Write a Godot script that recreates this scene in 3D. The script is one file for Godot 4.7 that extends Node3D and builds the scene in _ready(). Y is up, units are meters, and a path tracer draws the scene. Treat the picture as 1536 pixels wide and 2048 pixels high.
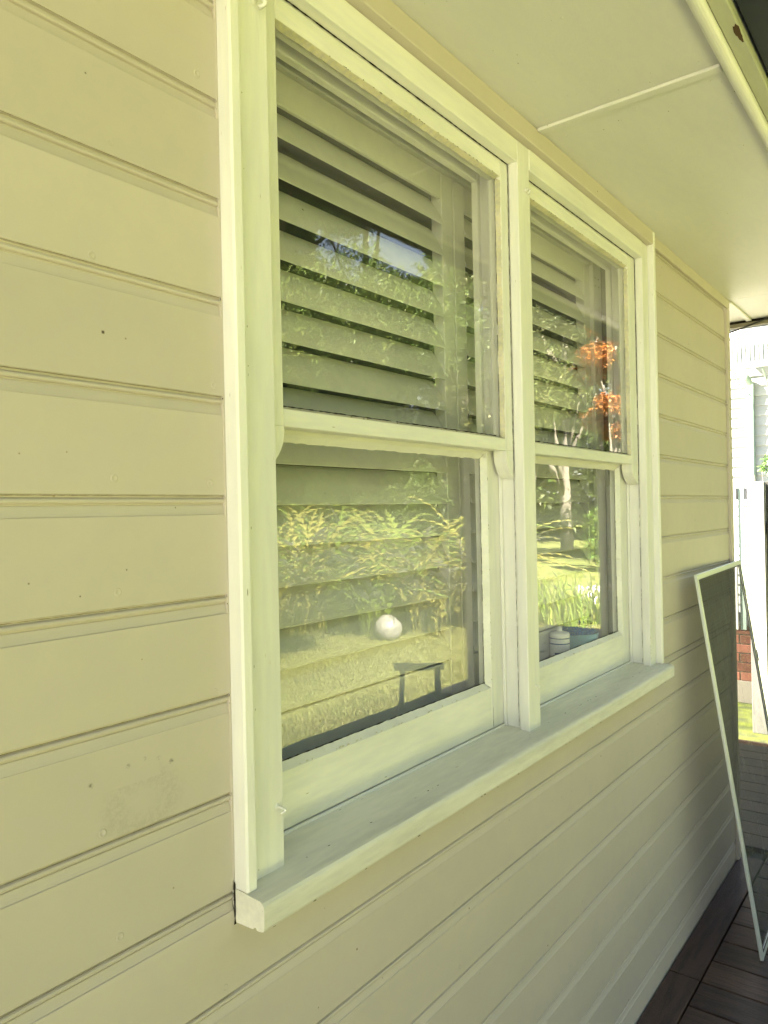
extends Node3D

var rng := RandomNumberGenerator.new()
var used := {}
var M := {}
var center := Vector3.ZERO

# ------------------------------------------------------------------ naming
func numbered(called: String) -> String:
	if not used.has(called):
		used[called] = 0
		return called
	used[called] += 1
	return "%s_%03d" % [called, used[called]]

func tag(o: Node, label := "", category := "", group := "", kind := "") -> void:
	if label: o.set_meta("label", label)
	if category: o.set_meta("category", category)
	if group: o.set_meta("group", group)
	if kind: o.set_meta("kind", kind)

func thing(called: String, label: String, category: String, at := Vector3.ZERO, group := "") -> Node3D:
	var o := Node3D.new()
	o.name = numbered(called)
	add_child(o)
	o.position = at
	tag(o, label, category, group, "thing")
	return o

func place(o: Node3D, called: String, parent: Node) -> void:
	if parent == self:
		o.name = numbered(called)
		add_child(o)
		return
	var n := 0
	var key := called
	while parent.has_node(NodePath(key)):
		n += 1
		key = "%s_%03d" % [called, n]
	o.name = key
	parent.add_child(o, true)

func sub(called: String, parent: Node) -> Node3D:
	var o := Node3D.new()
	place(o, called, parent)
	return o

func obj(called: String, st: SurfaceTool, m: Material, parent: Node = self, smooth := false) -> MeshInstance3D:
	st.generate_normals()
	var o := MeshInstance3D.new()
	o.mesh = st.commit()
	o.material_override = m
	place(o, called, parent)
	return o

func mob(called: String, mesh: Mesh, m: Material, parent: Node = self) -> MeshInstance3D:
	var o := MeshInstance3D.new()
	o.mesh = mesh
	o.material_override = m
	place(o, called, parent)
	return o

# ------------------------------------------------------------------ shapes
func new_st(flat := true) -> SurfaceTool:
	var st := SurfaceTool.new()
	st.begin(Mesh.PRIMITIVE_TRIANGLES)
	st.set_smooth_group(-1 if flat else 0)
	return st

func tri(st: SurfaceTool, a: Vector3, b: Vector3, c: Vector3, out: Vector3) -> void:
	if (c - a).cross(b - a).dot(out) < 0.0:
		var t := b
		b = c
		c = t
	st.add_vertex(a)
	st.add_vertex(b)
	st.add_vertex(c)

func quad(st: SurfaceTool, a: Vector3, b: Vector3, c: Vector3, d: Vector3, out: Vector3) -> void:
	tri(st, a, b, c, out)
	tri(st, a, c, d, out)

# chamfered box from corner lo to corner hi
func cbox(st: SurfaceTool, lo: Vector3, hi: Vector3, ch := 0.0015, xf := Transform3D()) -> void:
	var mid := (lo + hi) * 0.5
	var h := (hi - lo) * 0.5
	var c := minf(ch, minf(h.x, minf(h.y, h.z)) * 0.45)
	var P := func(sx: int, sy: int, sz: int, ax: int) -> Vector3:
		var v := Vector3(sx * (h.x - c), sy * (h.y - c), sz * (h.z - c))
		if ax == 0: v.x = sx * h.x
		elif ax == 1: v.y = sy * h.y
		else: v.z = sz * h.z
		return xf * (mid + v)
	for s in [-1, 1]:
		quad(st, P.call(s, -1, -1, 0), P.call(s, 1, -1, 0), P.call(s, 1, 1, 0), P.call(s, -1, 1, 0), xf.basis * Vector3(s, 0, 0))
		quad(st, P.call(-1, s, -1, 1), P.call(1, s, -1, 1), P.call(1, s, 1, 1), P.call(-1, s, 1, 1), xf.basis * Vector3(0, s, 0))
		quad(st, P.call(-1, -1, s, 2), P.call(1, -1, s, 2), P.call(1, 1, s, 2), P.call(-1, 1, s, 2), xf.basis * Vector3(0, 0, s))
	if c <= 0.0: return
	for s in [-1, 1]:
		for t in [-1, 1]:
			quad(st, P.call(s, t, -1, 0), P.call(s, t, 1, 0), P.call(s, t, 1, 1), P.call(s, t, -1, 1), xf.basis * Vector3(s, t, 0))
			quad(st, P.call(s, -1, t, 0), P.call(s, 1, t, 0), P.call(s, 1, t, 2), P.call(s, -1, t, 2), xf.basis * Vector3(s, 0, t))
			quad(st, P.call(-1, s, t, 1), P.call(1, s, t, 1), P.call(1, s, t, 2), P.call(-1, s, t, 2), xf.basis * Vector3(0, s, t))
			for u in [-1, 1]:
				tri(st, P.call(s, t, u, 0), P.call(s, t, u, 1), P.call(s, t, u, 2), xf.basis * Vector3(s, t, u))

func bar(called: String, lo: Vector3, hi: Vector3, m: Material, parent: Node = self, ch := 0.0015) -> MeshInstance3D:
	var st := new_st()
	cbox(st, lo, hi, ch)
	return obj(called, st, m, parent)

# profile of (z, y) points extruded along x
func extrude_x(st: SurfaceTool, prof: PackedVector2Array, x0: float, x1: float, uvx := 0.0) -> void:
	var n := prof.size()
	var area := 0.0
	for i in n:
		var a := prof[i]
		var b := prof[(i + 1) % n]
		area += a.x * b.y - b.x * a.y
	for i in n:
		var a := prof[i]
		var b := prof[(i + 1) % n]
		var d := b - a
		var o := Vector2(d.y, -d.x) * signf(area)
		quad(st, Vector3(x0, a.y, a.x), Vector3(x1, a.y, a.x), Vector3(x1, b.y, b.x), Vector3(x0, b.y, b.x), Vector3(0, o.y, o.x))
	var ids := Geometry2D.triangulate_polygon(prof)
	for k in range(0, ids.size(), 3):
		for s in [[x0, -1.0], [x1, 1.0]]:
			var p := prof[ids[k]]
			var q := prof[ids[k + 1]]
			var r := prof[ids[k + 2]]
			tri(st, Vector3(s[0], p.y, p.x), Vector3(s[0], q.y, q.x), Vector3(s[0], r.y, r.x), Vector3(s[1], 0, 0))

func tube(st: SurfaceTool, pts: Array, radii: Array, sides := 8) -> void:
	var rings := []
	var last := Vector3.RIGHT
	for i in pts.size():
		var d: Vector3 = (pts[mini(i + 1, pts.size() - 1)] - pts[maxi(i - 1, 0)]).normalized()
		var u := (last - d * last.dot(d))
		if u.length() < 0.05: u = d.cross(Vector3.UP if absf(d.y) < 0.9 else Vector3.FORWARD)
		u = u.normalized()
		last = u
		var w := d.cross(u)
		var ring := []
		for k in sides:
			var a := TAU * k / sides
			ring.append(pts[i] + (u * cos(a) + w * sin(a)) * radii[i])
		rings.append(ring)
	for i in range(pts.size() - 1):
		for k in sides:
			var k2 := (k + 1) % sides
			var mid: Vector3 = (rings[i][k] + rings[i + 1][k2]) * 0.5 - (pts[i] + pts[i + 1]) * 0.5
			quad(st, rings[i][k], rings[i][k2], rings[i + 1][k2], rings[i + 1][k], mid)
	for e in [0, pts.size() - 1]:
		var dd: Vector3 = (pts[1] - pts[0]) * -1.0 if e == 0 else pts[e] - pts[e - 1]
		for k in sides:
			tri(st, pts[e], rings[e][k], rings[e][(k + 1) % sides], dd)

func lathe(st: SurfaceTool, prof: PackedVector2Array, at: Vector3, sides := 40) -> void:
	for i in range(prof.size() - 1):
		var a := prof[i]
		var b := prof[i + 1]
		for k in sides:
			var t0 := TAU * k / sides
			var t1 := TAU * (k + 1) / sides
			var d := b - a
			var p := func(v: Vector2, t: float) -> Vector3: return at + Vector3(cos(t) * v.x, v.y, sin(t) * v.x)
			var tm := (t0 + t1) * 0.5
			quad(st, p.call(a, t0), p.call(a, t1), p.call(b, t1), p.call(b, t0), Vector3(cos(tm) * d.y, -d.x, sin(tm) * d.y))

# ------------------------------------------------------------------ materials
func noise(seed_: int, freq: float, oct := 4, type := FastNoiseLite.TYPE_SIMPLEX_SMOOTH) -> FastNoiseLite:
	var n := FastNoiseLite.new()
	n.seed = seed_
	n.frequency = freq
	n.noise_type = type
	n.fractal_octaves = oct
	return n

func tex(im: Image) -> ImageTexture:
	return ImageTexture.create_from_image(im)

# grey picture: base 1 with mottling, streaks and specks
func paint_image(size: int, seed_: int, amount: float, specks: int, streak: float) -> Image:
	var a := noise(seed_, 3.0 / size, 4).get_seamless_image(size, size).get_data()
	var b := noise(seed_ + 1, 26.0 / size, 3).get_seamless_image(size, size).get_data()
	var data := PackedByteArray()
	data.resize(size * size * 3)
	for i in size * size:
		var v := 0.955 + amount * ((a[i] - 128) / 128.0) + amount * 0.5 * ((b[i] - 128) / 128.0)
		var w := clampf(v, 0.0, 1.0)
		data[i * 3] = int(w * 255)
		data[i * 3 + 1] = int(clampf(w * (1.0 - streak * 0.2 * (a[i] - 128) / 128.0), 0, 1) * 255)
		data[i * 3 + 2] = int(clampf(w * (1.0 - streak * (b[i] - 128) / 128.0), 0, 1) * 255)
	var im := Image.create_from_data(size, size, false, Image.FORMAT_RGB8, data)
	var r := RandomNumberGenerator.new()
	r.seed = seed_ * 7 + 3
	for k in specks:
		var x := r.randi_range(2, size - 4)
		var y := r.randi_range(2, size - 4)
		var dark := r.randf_range(0.3, 0.8)
		var s := 1 if r.randf() < 0.85 else 2
		for dx in s:
			for dy in s:
				im.set_pixel(x + dx, y + dy, Color(dark, dark * 0.9, dark * 0.75))
	return im

func height_image(size: int, seed_: int, f1: float, f2: float, mixv: float) -> Image:
	var a := noise(seed_, f1 / size, 3).get_seamless_image(size, size)
	var b := noise(seed_ + 5, f2 / size, 2).get_seamless_image(size, size)
	var da := a.get_data()
	var db := b.get_data()
	for i in da.size():
		da[i] = int(lerpf(da[i], db[i], mixv))
	return Image.create_from_data(size, size, false, Image.FORMAT_L8, da)

func col(r: float, g: float, b: float) -> Color:
	return Color(r, g, b).linear_to_srgb()

func mat(called: String, c: Color, rough := 0.6, spec := 0.5) -> StandardMaterial3D:
	var m := StandardMaterial3D.new()
	m.resource_name = called
	m.albedo_color = c
	m.roughness = rough
	m.metallic_specular = spec
	M[called] = m
	return m

func tri_tex(m: StandardMaterial3D, albedo: Texture2D, height: Texture2D, scale: Vector3, relief: float) -> void:
	m.uv1_triplanar = true
	m.uv1_world_triplanar = true
	m.uv1_scale = scale
	m.uv1_triplanar_sharpness = 8.0
	if albedo: m.albedo_texture = albedo
	if height:
		m.heightmap_enabled = true
		m.heightmap_texture = height
		m.heightmap_scale = relief

func make_materials() -> void:
	var p1 := tex(paint_image(1024, 11, 0.016, 90, 0.012))
	var p2 := tex(paint_image(1024, 23, 0.045, 60, 0.015))
	var p3 := tex(paint_image(512, 37, 0.05, 25, 0.02))
	var grime := tex(paint_image(512, 51, 0.11, 120, 0.08))
	var h_roll := tex(height_image(512, 5, 40.0, 110.0, 0.5))
	var h_grain := tex(height_image(512, 9, 30.0, 140.0, 0.6))
	for k in 3:
		var w := mat("cream_paint_%d" % k, col(0.60, 0.54, 0.475) * [1.0, 0.985, 1.012][k], 0.5, 0.4)
		w.albedo_color.a = 1.0
		tri_tex(w, p1, h_roll, Vector3(0.62, 0.62, 0.62) * [1.0, 0.93, 1.07][k], 0.010)
		w.uv1_offset = Vector3(0.13, 0.37, 0.71) * k
	var t := mat("trim_x", col(0.84, 0.83, 0.80), 0.45, 0.45)
	tri_tex(t, p2, h_grain, Vector3(0.25, 1.6, 1.6), 0.06)
	t = mat("trim_y", col(0.84, 0.83, 0.80), 0.45, 0.45)
	tri_tex(t, p2, h_grain, Vector3(1.6, 0.25, 1.6), 0.06)
	t = mat("sash_x", col(0.82, 0.81, 0.77), 0.42, 0.45)
	tri_tex(t, p3, h_grain, Vector3(0.4, 2.2, 2.2), 0.05)
	t = mat("sash_y", col(0.82, 0.81, 0.77), 0.42, 0.45)
	tri_tex(t, p3, h_grain, Vector3(2.2, 0.4, 2.2), 0.05)
	t = mat("sill_paint", col(0.76, 0.74, 0.66), 0.55, 0.4)
	tri_tex(t, tex(paint_image(512, 63, 0.065, 40, 0.008)), h_grain, Vector3(0.45, 2.6, 2.6), 0.07)
	t = mat("putty", col(0.62, 0.58, 0.46), 0.8, 0.3)
	tri_tex(t, grime, h_roll, Vector3(3, 3, 3), 0.08)
	t = mat("soffit_paint", col(0.74, 0.73, 0.71), 0.5, 0.4)
	tri_tex(t, p1, h_grain, Vector3(0.5, 0.5, 1.6), 0.06)
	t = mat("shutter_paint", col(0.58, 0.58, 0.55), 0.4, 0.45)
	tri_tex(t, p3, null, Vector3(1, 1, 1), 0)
	mat("grime", col(0.03, 0.025, 0.02), 0.95, 0.2)
	mat("dark_gap", col(0.012, 0.010, 0.008), 1.0, 0.1)
	mat("room_grey", col(0.12, 0.12, 0.115), 0.9, 0.2)
	var g := mat("glass", Color(0.9, 0.95, 0.92, 0.012), 0.0, 0.5)
	g.transparency = BaseMaterial3D.TRANSPARENCY_ALPHA
	g.cull_mode = BaseMaterial3D.CULL_DISABLED
	tri_tex(g, null, tex(height_image(256, 301, 3.0, 9.0, 0.25)), Vector3(1.4, 1.1, 1.4), 0.012)
	var wood_h := tex(height_image(512, 77, 12.0, 60.0, 0.45))
	var wood_a := tex(paint_image(512, 81, 0.22, 0, 0.06))
	for k in 3:
		t = mat("deck_z_%d" % k, col(0.062, 0.034, 0.025) * [1.0, 0.85, 1.12][k], 0.55, 0.4)
		t.albedo_color.a = 1.0
		tri_tex(t, wood_a, wood_h, Vector3(9.0, 3.0, 0.9), 0.16)
		t.uv1_offset = Vector3(0.31, 0.0, 0.57) * k
	t = mat("deck_x", col(0.068, 0.037, 0.027), 0.55, 0.4)
	tri_tex(t, wood_a, wood_h, Vector3(0.9, 3.0, 9.0), 0.14)
	mat("gutter_dark", col(0.007, 0.014, 0.024), 0.5, 0.35)
	t = mat("fascia_paint", col(0.50, 0.51, 0.38), 0.5, 0.4)
	tri_tex(t, p3, h_grain, Vector3(0.4, 2, 2), 0.04)
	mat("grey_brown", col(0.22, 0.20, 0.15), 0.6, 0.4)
	mat("bare_wood", col(0.10, 0.062, 0.038), 0.85, 0.2)
	mat("roof_metal", col(0.10, 0.11, 0.12), 0.5, 0.5)
	t = mat("aluminium", col(0.60, 0.64, 0.62), 0.35, 0.6)
	t.metallic = 0.35
	var scr := mat("fly_mesh", Color(0.10, 0.108, 0.115, 0.70), 0.75, 0.3)
	scr.albedo_color = Color(1, 1, 1, 1)
	var wim := Image.create(512, 512, false, Image.FORMAT_RGBA8)
	var wr := RandomNumberGenerator.new()
	wr.seed = 17
	var wn := noise(55, 0.012, 3)
	var colw := []
	for i in 512: colw.append(wr.randf_range(-0.05, 0.05))
	for y in 512:
		var rowv := wr.randf_range(-0.02, 0.02)
		for x in 512:
			var dust: float = 0.5 + 0.5 * wn.get_noise_2d(x, y)
			wim.set_pixel(x, y, Color(0.20 + 0.10 * dust, 0.21 + 0.10 * dust, 0.215 + 0.09 * dust, clampf(0.70 + colw[x] + rowv + 0.05 * dust, 0, 1)))
	scr.albedo_texture = tex(wim)
	scr.uv1_triplanar = true
	scr.uv1_world_triplanar = true
	scr.uv1_scale = Vector3(1.3, 1.3, 1.3)
	scr.uv1_triplanar_sharpness = 12.0
	scr.transparency = BaseMaterial3D.TRANSPARENCY_ALPHA
	scr.cull_mode = BaseMaterial3D.CULL_DISABLED
	mat("black_rubber", col(0.012, 0.012, 0.013), 0.5, 0.5)
	t = mat("white_board", col(0.42, 0.44, 0.47), 0.5, 0.4)
	tri_tex(t, p2, h_grain, Vector3(0.6, 1.5, 0.5), 0.05)
	mat("white_gloss", col(0.50, 0.51, 0.53), 0.3, 0.5)
	mat("pale_green_metal", col(0.24, 0.32, 0.30), 0.45, 0.5)
	t = mat("grey_post", col(0.36, 0.36, 0.38), 0.7, 0.3)
	tri_tex(t, grime, h_grain, Vector3(4, 0.8, 4), 0.1)
	t = mat("dark_timber", col(0.06, 0.062, 0.064), 0.8, 0.3)
	tri_tex(t, grime, h_grain, Vector3(4, 0.8, 4), 0.1)
	for k in 3:
		t = mat("brick_%d" % k, col(0.21, 0.092, 0.068) * [1.0, 0.8, 1.15][k], 0.85, 0.2)
		t.albedo_color.a = 1.0
		tri_tex(t, grime, h_roll, Vector3(2, 2, 2), 0.15)
	mat("mortar", col(0.42, 0.38, 0.34), 0.9, 0.2)
	mat("bare_grey", col(0.20, 0.18, 0.13), 0.9, 0.2)
	mat("lap_dirt", col(0.20, 0.165, 0.09), 0.9, 0.2)
	mat("deck_shade_dark", col(0.018, 0.020, 0.020), 0.8, 0.2)  # near-black board colour, shade put into the paint of the deck extension
	mat("bounce_concrete", col(0.48, 0.475, 0.45), 0.9, 0.2)  # only for the added slabs, pale to bounce sunlight
	mat("concrete", col(0.24, 0.23, 0.21), 0.9, 0.2)
	mat("enamel_white", col(0.78, 0.79, 0.80), 0.25, 0.5)
	mat("enamel_blue", col(0.02, 0.06, 0.22), 0.3, 0.5)
	mat("teal_glaze", col(0.20, 0.42, 0.46), 0.3, 0.5)
	mat("blue_weave", col(0.01, 0.09, 0.28), 0.6, 0.4)
	t = mat("lawn", col(0.205, 0.232, 0.088), 0.95, 0.1)
	var li := paint_image(1024, 91, 0.30, 1500, 0.25)
	tri_tex(t, tex(li), h_roll, Vector3(0.22, 0.22, 0.22), 0.8)
	var lf := func(called: String, c: Color, back: float) -> void:
		var m := mat(called, c, 0.45, 0.4)
		m.vertex_color_use_as_albedo = true
		m.cull_mode = BaseMaterial3D.CULL_DISABLED
		m.backlight_enabled = true
		m.backlight = Color(back, back, back)
	lf.call("leaf_green", Color(1, 1, 1), 0.6)
	mat("bark_pale", col(0.22, 0.205, 0.185), 0.9, 0.2)
	mat("bark_dark", col(0.14, 0.11, 0.085), 0.9, 0.2)
	mat("ball_white", col(0.30, 0.30, 0.30), 0.4, 0.5)
	tri_tex(M.ball_white, grime, h_roll, Vector3(3, 3, 3), 0.2)
	mat("pebble_white", col(0.70, 0.69, 0.66), 0.8, 0.3)

# ------------------------------------------------------------------ measures (metres; wall face is z = 0)
const DECK := 0.055
const GROUND := -0.30
const SOFFIT := 2.588
const CORNER := 3.685
const PITCH := 0.1403

func _ready() -> void:
	rng.seed = 4242
	# ---- camera
	var yaw := 0.65324
	var roll := 0.021597
	var cam := Camera3D.new()
	cam.name = "camera"
	var fw := Vector3(cos(yaw), 0, -sin(yaw))
	var rt := fw.cross(Vector3.UP)
	var cx := rt * cos(roll) - Vector3.UP * sin(roll)
	var cy := rt * sin(roll) + Vector3.UP * cos(roll)
	cam.transform = Transform3D(Basis(cx, cy, -fw), Vector3(0, 1.66, 0.825))
	cam.fov = 68.64
	cam.near = 0.05
	cam.far = 600.0
	add_child(cam)
	# ---- sky, sun, exposure
	var we := WorldEnvironment.new()
	we.name = "world_environment"
	var env := Environment.new()
	env.background_mode = Environment.BG_SKY
	var sky := Sky.new()
	var sm := ProceduralSkyMaterial.new()
	sm.sky_top_color = Color(0.47, 0.56, 0.68)
	sm.sky_horizon_color = Color(0.88, 0.885, 0.83)
	sm.sky_curve = 0.16
	sm.ground_horizon_color = Color(0.45, 0.45, 0.36)
	sm.ground_bottom_color = Color(0.25, 0.25, 0.18)
	sm.sun_angle_max = 12.0
	sky.sky_material = sm
	env.sky = sky
	env.background_energy_multiplier = 0.30
	env.tonemap_mode = Environment.TONE_MAPPER_LINEAR
	env.tonemap_exposure = 16.6
	env.sdfgi_enabled = true
	env.ssao_enabled = true
	env.ssil_enabled = true
	we.environment = env
	add_child(we)
	var sun := DirectionalLight3D.new()
	sun.name = "sun"
	sun.light_energy = 1.6
	sun.light_color = Color(1.0, 0.95, 0.84)
	sun.light_angular_distance = 0.5
	sun.shadow_enabled = true
	sun.transform.basis = Basis.looking_at(Vector3(1.5, -3.05, 2.75).normalized(), Vector3.UP)
	add_child(sun)

	make_materials()
	build_ground()
	build_house()
	build_window()
	build_shutters()
	build_room()
	build_eaves()
	build_deck()
	build_neighbour()
	build_garden()
	build_small_things()

# ------------------------------------------------------------------ ground
func build_ground() -> void:
	var st := new_st()
	var s := 220.0
	quad(st, Vector3(-s, GROUND, -s), Vector3(s, GROUND, -s), Vector3(s, GROUND, s), Vector3(-s, GROUND, s), Vector3.UP)
	var o := obj("lawn_ground", st, M.lawn)
	tag(o, "", "", "", "structure")

# ------------------------------------------------------------------ wall
func board_profile(h: float) -> PackedVector2Array:
	# from the top of the face downwards; the last 26 mm carry a quirk, a bead and a chamfer
	var p := PackedVector2Array()
	var f := h - 0.0265
	p.append(Vector2(-0.016, 0.0))
	p.append(Vector2(-0.0008, 0.0))
	p.append(Vector2(0.0, -0.0009))
	p.append(Vector2(0.0, -f + 0.0012))
	p.append(Vector2(-0.0010, -f))
	p.append(Vector2(-0.0052, -f - 0.0010))
	p.append(Vector2(-0.0056, -f - 0.0034))
	p.append(Vector2(-0.0032, -f - 0.0042))
	p.append(Vector2(-0.0012, -f - 0.0054))
	p.append(Vector2(-0.0003, -f - 0.0072))
	p.append(Vector2(-0.0006, -f - 0.0092))
	p.append(Vector2(-0.0020, -f - 0.0106))
	p.append(Vector2(-0.0058, -f - 0.0112))
	p.append(Vector2(-0.0060, -f - 0.0130))
	p.append(Vector2(-0.0046, -f - 0.0139))
	p.append(Vector2(-0.0038, -f - 0.0180))
	p.append(Vector2(-0.0026, -f - 0.0225))
	p.append(Vector2(-0.0012, -f - 0.0262))
	p.append(Vector2(-0.0016, -h))
	p.append(Vector2(-0.016, -h))
	return p

func board(parent: Node, x0: float, x1: float, ytop: float, h: float) -> void:
	var st := new_st()
	extrude_x(st, board_profile(h), x0, x1)
	var o := obj("board", st, M["cream_paint_%d" % rng.randi_range(0, 2)], parent)
	o.position = Vector3(0, ytop, rng.randf_range(-0.0006, 0.0004))

func build_house() -> void:
	var w := thing("house_wall", "cream painted horizontal board wall around the double window", "wall")
	# solid core behind the boards, in four pieces round the opening
	for c in [[-3.4, 0.735, -0.6, 2.66], [2.575, 3.66, -0.6, 2.66], [0.735, 2.575, -0.6, 1.05], [0.735, 2.575, 2.60, 2.66]]:
		bar("wall_core", Vector3(c[0], c[2], -0.11), Vector3(c[1], c[3], -0.0165), M.room_grey, w, 0.0)
	for k in range(-12, 8):
		var y := 1.662 + PITCH * k
		if k <= -4:
			board(w, -3.39, 3.640, y, PITCH)
		else:
			board(w, -3.39, 0.7085, y, PITCH)
	for k in range(0, 11):
		var h := 0.1430
		board(w, 2.5875, 3.640, 1.243 + h * k, h if k > 0 else PITCH)
	bar("corner_strip", Vector3(3.6425, -0.2, -0.016), Vector3(CORNER, 2.547, 0.013), M.cream_paint_1, w, 0.002)
	for k in range(-9, 6):
		var yq := 1.662 + PITCH * k - 0.1138 - 0.0012
		crack_line(w, Vector3(-0.1, yq, 0.0006), Vector3(0.705, yq, 0.0006), Vector3.UP, 0.0005, 700 + k, 0.95, M.lap_dirt)
		if k < -4: crack_line(w, Vector3(0.705, yq, 0.0006), Vector3(3.6, yq, 0.0006), Vector3.UP, 0.0004, 740 + k, 0.95, M.lap_dirt)
	# paint-filled joints beside the window and corner strips, with dirt where the grooves end
	bar("caulk", Vector3(0.7076, 1.143, -0.012), Vector3(0.7112, 2.548, 0.0004), M.cream_paint_1, w, 0.0006)
	for k in range(-3, 6):
		var yg := 1.662 + PITCH * k - 0.1138
		chips(w, Vector3(0.7066, yg - 0.001, 0.0008), Vector3(0.7066, yg - 0.004, 0.0008), Vector3.RIGHT, 2, 0.0011, M.grime, 900 + k)
		chips(w, Vector3(0.7070, yg - 0.011, 0.0008), Vector3(0.7070, yg - 0.014, 0.0008), Vector3.RIGHT, 1, 0.0010, M.grime, 930 + k)
	for k in range(-8, 10):
		var yr := (1.243 + 0.143 * k if k > 0 else 1.243 + PITCH * k) - (0.143 if k > 0 else PITCH) + 0.0265
		chips(w, Vector3(3.639, yr - 0.001, 0.0010), Vector3(3.639, yr - 0.005, 0.0010), Vector3.RIGHT, 2, 0.0030, M.grime, 960 + k)
		chips(w, Vector3(3.639, yr - 0.011, 0.0010), Vector3(3.639, yr - 0.015, 0.0010), Vector3.RIGHT, 2, 0.0026, M.grime, 990 + k)
	# filled nail heads, faint rings under the paint
	var nail := new_st(false)
	lathe(nail, PackedVector2Array([Vector2(0.0055, 0.0), Vector2(0.0046, 0.0007), Vector2(0.0034, 0.0008), Vector2(0.0026, 0.0003), Vector2(0, 0.0003)]), Vector3.ZERO, 14)
	nail.generate_normals()
	var nm := nail.commit()
	for k in range(-9, 6):
		for x in [0.52, 0.685, 1.30, 2.02, 2.68, 3.30]:
			if k > -4 and (x > 0.7 and x < 2.6): continue
			if rng.randf() < 0.5: continue
			var o := mob("nail_head", nm, M.cream_paint_0, w)
			o.position = Vector3(x + rng.randf_range(-0.02, 0.02), 1.662 + PITCH * k - 0.100 + rng.randf_range(-0.008, 0.008), -0.0001)
			o.rotation.x = PI / 2
	# faint hand print
	var hp := new_st()
	var hx := Vector3(0.555, 1.318, 0.0012)
	for q in [[0, 0], [1, 0], [1, 1], [0, 0], [1, 1], [0, 1]]:
		hp.set_uv(Vector2(q[0], 1 - q[1]))
		hp.set_normal(Vector3(0, 0, 1))
		hp.add_vertex(hx + Vector3((q[0] - 0.5) * 0.16, (q[1] - 0.5) * 0.13, 0))
	var hm := MeshInstance3D.new()
	hm.mesh = hp.commit()
	hm.material_override = smudge_material()
	place(hm, "hand_smudge", w)
	# end wall round the corner
	var e := thing("house_end_wall", "pale end wall of the house running away behind the corner", "wall")
	bar("wall_core", Vector3(3.56, -0.6, -9.0), Vector3(3.668, 2.66, -0.111), M.cream_paint_0, e, 0.0)
	for k in range(-12, 8):
		var st := new_st()
		extrude_x(st, board_profile(PITCH), -9.0, -0.0175)
		var o := obj("board", st, M.cream_paint_1, e)
		o.transform = Transform3D(Basis(Vector3(0, 0, 1), Vector3.UP, Vector3(1, 0, 0)), Vector3(CORNER, 1.662 + PITCH * k, 0))
	var b := thing("rear_wall", "far walls of the house out of sight behind the rooms", "wall")
	bar("wall_core", Vector3(-3.5, -0.6, -9.1), Vector3(3.66, 2.66, -9.0), M.cream_paint_0, b, 0.0)
	bar("wall_core", Vector3(-3.5, -0.6, -9.0), Vector3(-3.4, 2.66, -0.0165), M.cream_paint_0, b, 0.0)
	# roof, a shallow hip
	var st := new_st()
	var x0 := -3.9
	var x1 := 4.13
	var z0 := -9.6
	var z1 := 0.49
	var lo := 2.70
	var ridge := 4.55
	var a := Vector3(x0, lo, z1)
	var bb := Vector3(x1, lo, z1)
	var c := Vector3(x1, lo, z0)
	var d := Vector3(x0, lo, z0)
	var zc := (z0 + z1) * 0.5
	var r0 := Vector3(x0 + 3.8, ridge, zc)
	var r1 := Vector3(x1 - 3.8, ridge, zc)
	quad(st, a, bb, r1, r0, Vector3(0, 1, 1))
	quad(st, c, d, r0, r1, Vector3(0, 1, -1))
	tri(st, bb, c, r1, Vector3(1, 1, 0))
	tri(st, d, a, r0, Vector3(-1, 1, 0))
	quad(st, a, bb, c, d, Vector3.DOWN)
	var roof := obj("house_roof", st, M.roof_metal)
	tag(roof, "dark metal hip roof above the eave", "roof")

func smudge_material() -> StandardMaterial3D:
	var W := 256
	var H := 208
	var im := Image.create(W, H, false, Image.FORMAT_RGBA8)
	var n := noise(314, 0.05, 4)
	var n2 := noise(271, 0.16, 3)
	var tips := [[0.10, 0.32, 0.020], [0.42, 0.24, 0.016], [0.57, 0.22, 0.013], [0.70, 0.25, 0.018], [0.82, 0.33, 0.020]]
	for y in H:
		for x in W:
			var u := float(x) / W
			var v := float(y) / H
			var a := 0.0
			for t in tips:
				var d: float = Vector2(u - t[0], (v - t[1]) * 0.8).length() / t[2]
				a = maxf(a, (1.0 - smoothstep(0.4, 1.6, d)) * 0.5)
			var ring := absf(Vector2((u - 0.55) / 0.30, (v - 0.62) / 0.27).length() - 0.85)
			if v > 0.42 or u > 0.7: a = maxf(a, (1.0 - smoothstep(0.0, 0.7, ring)) * 0.10)
			a *= clampf(0.45 + 0.9 * n.get_noise_2d(x, y) + 0.8 * n2.get_noise_2d(x, y), 0.0, 1.0)
			im.set_pixel(x, y, Color(0.36, 0.27, 0.17, a))
	var m := mat("smudge", Color.WHITE, 0.7, 0.2)
	m.albedo_texture = tex(im)
	m.transparency = BaseMaterial3D.TRANSPARENCY_ALPHA
	return m

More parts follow.
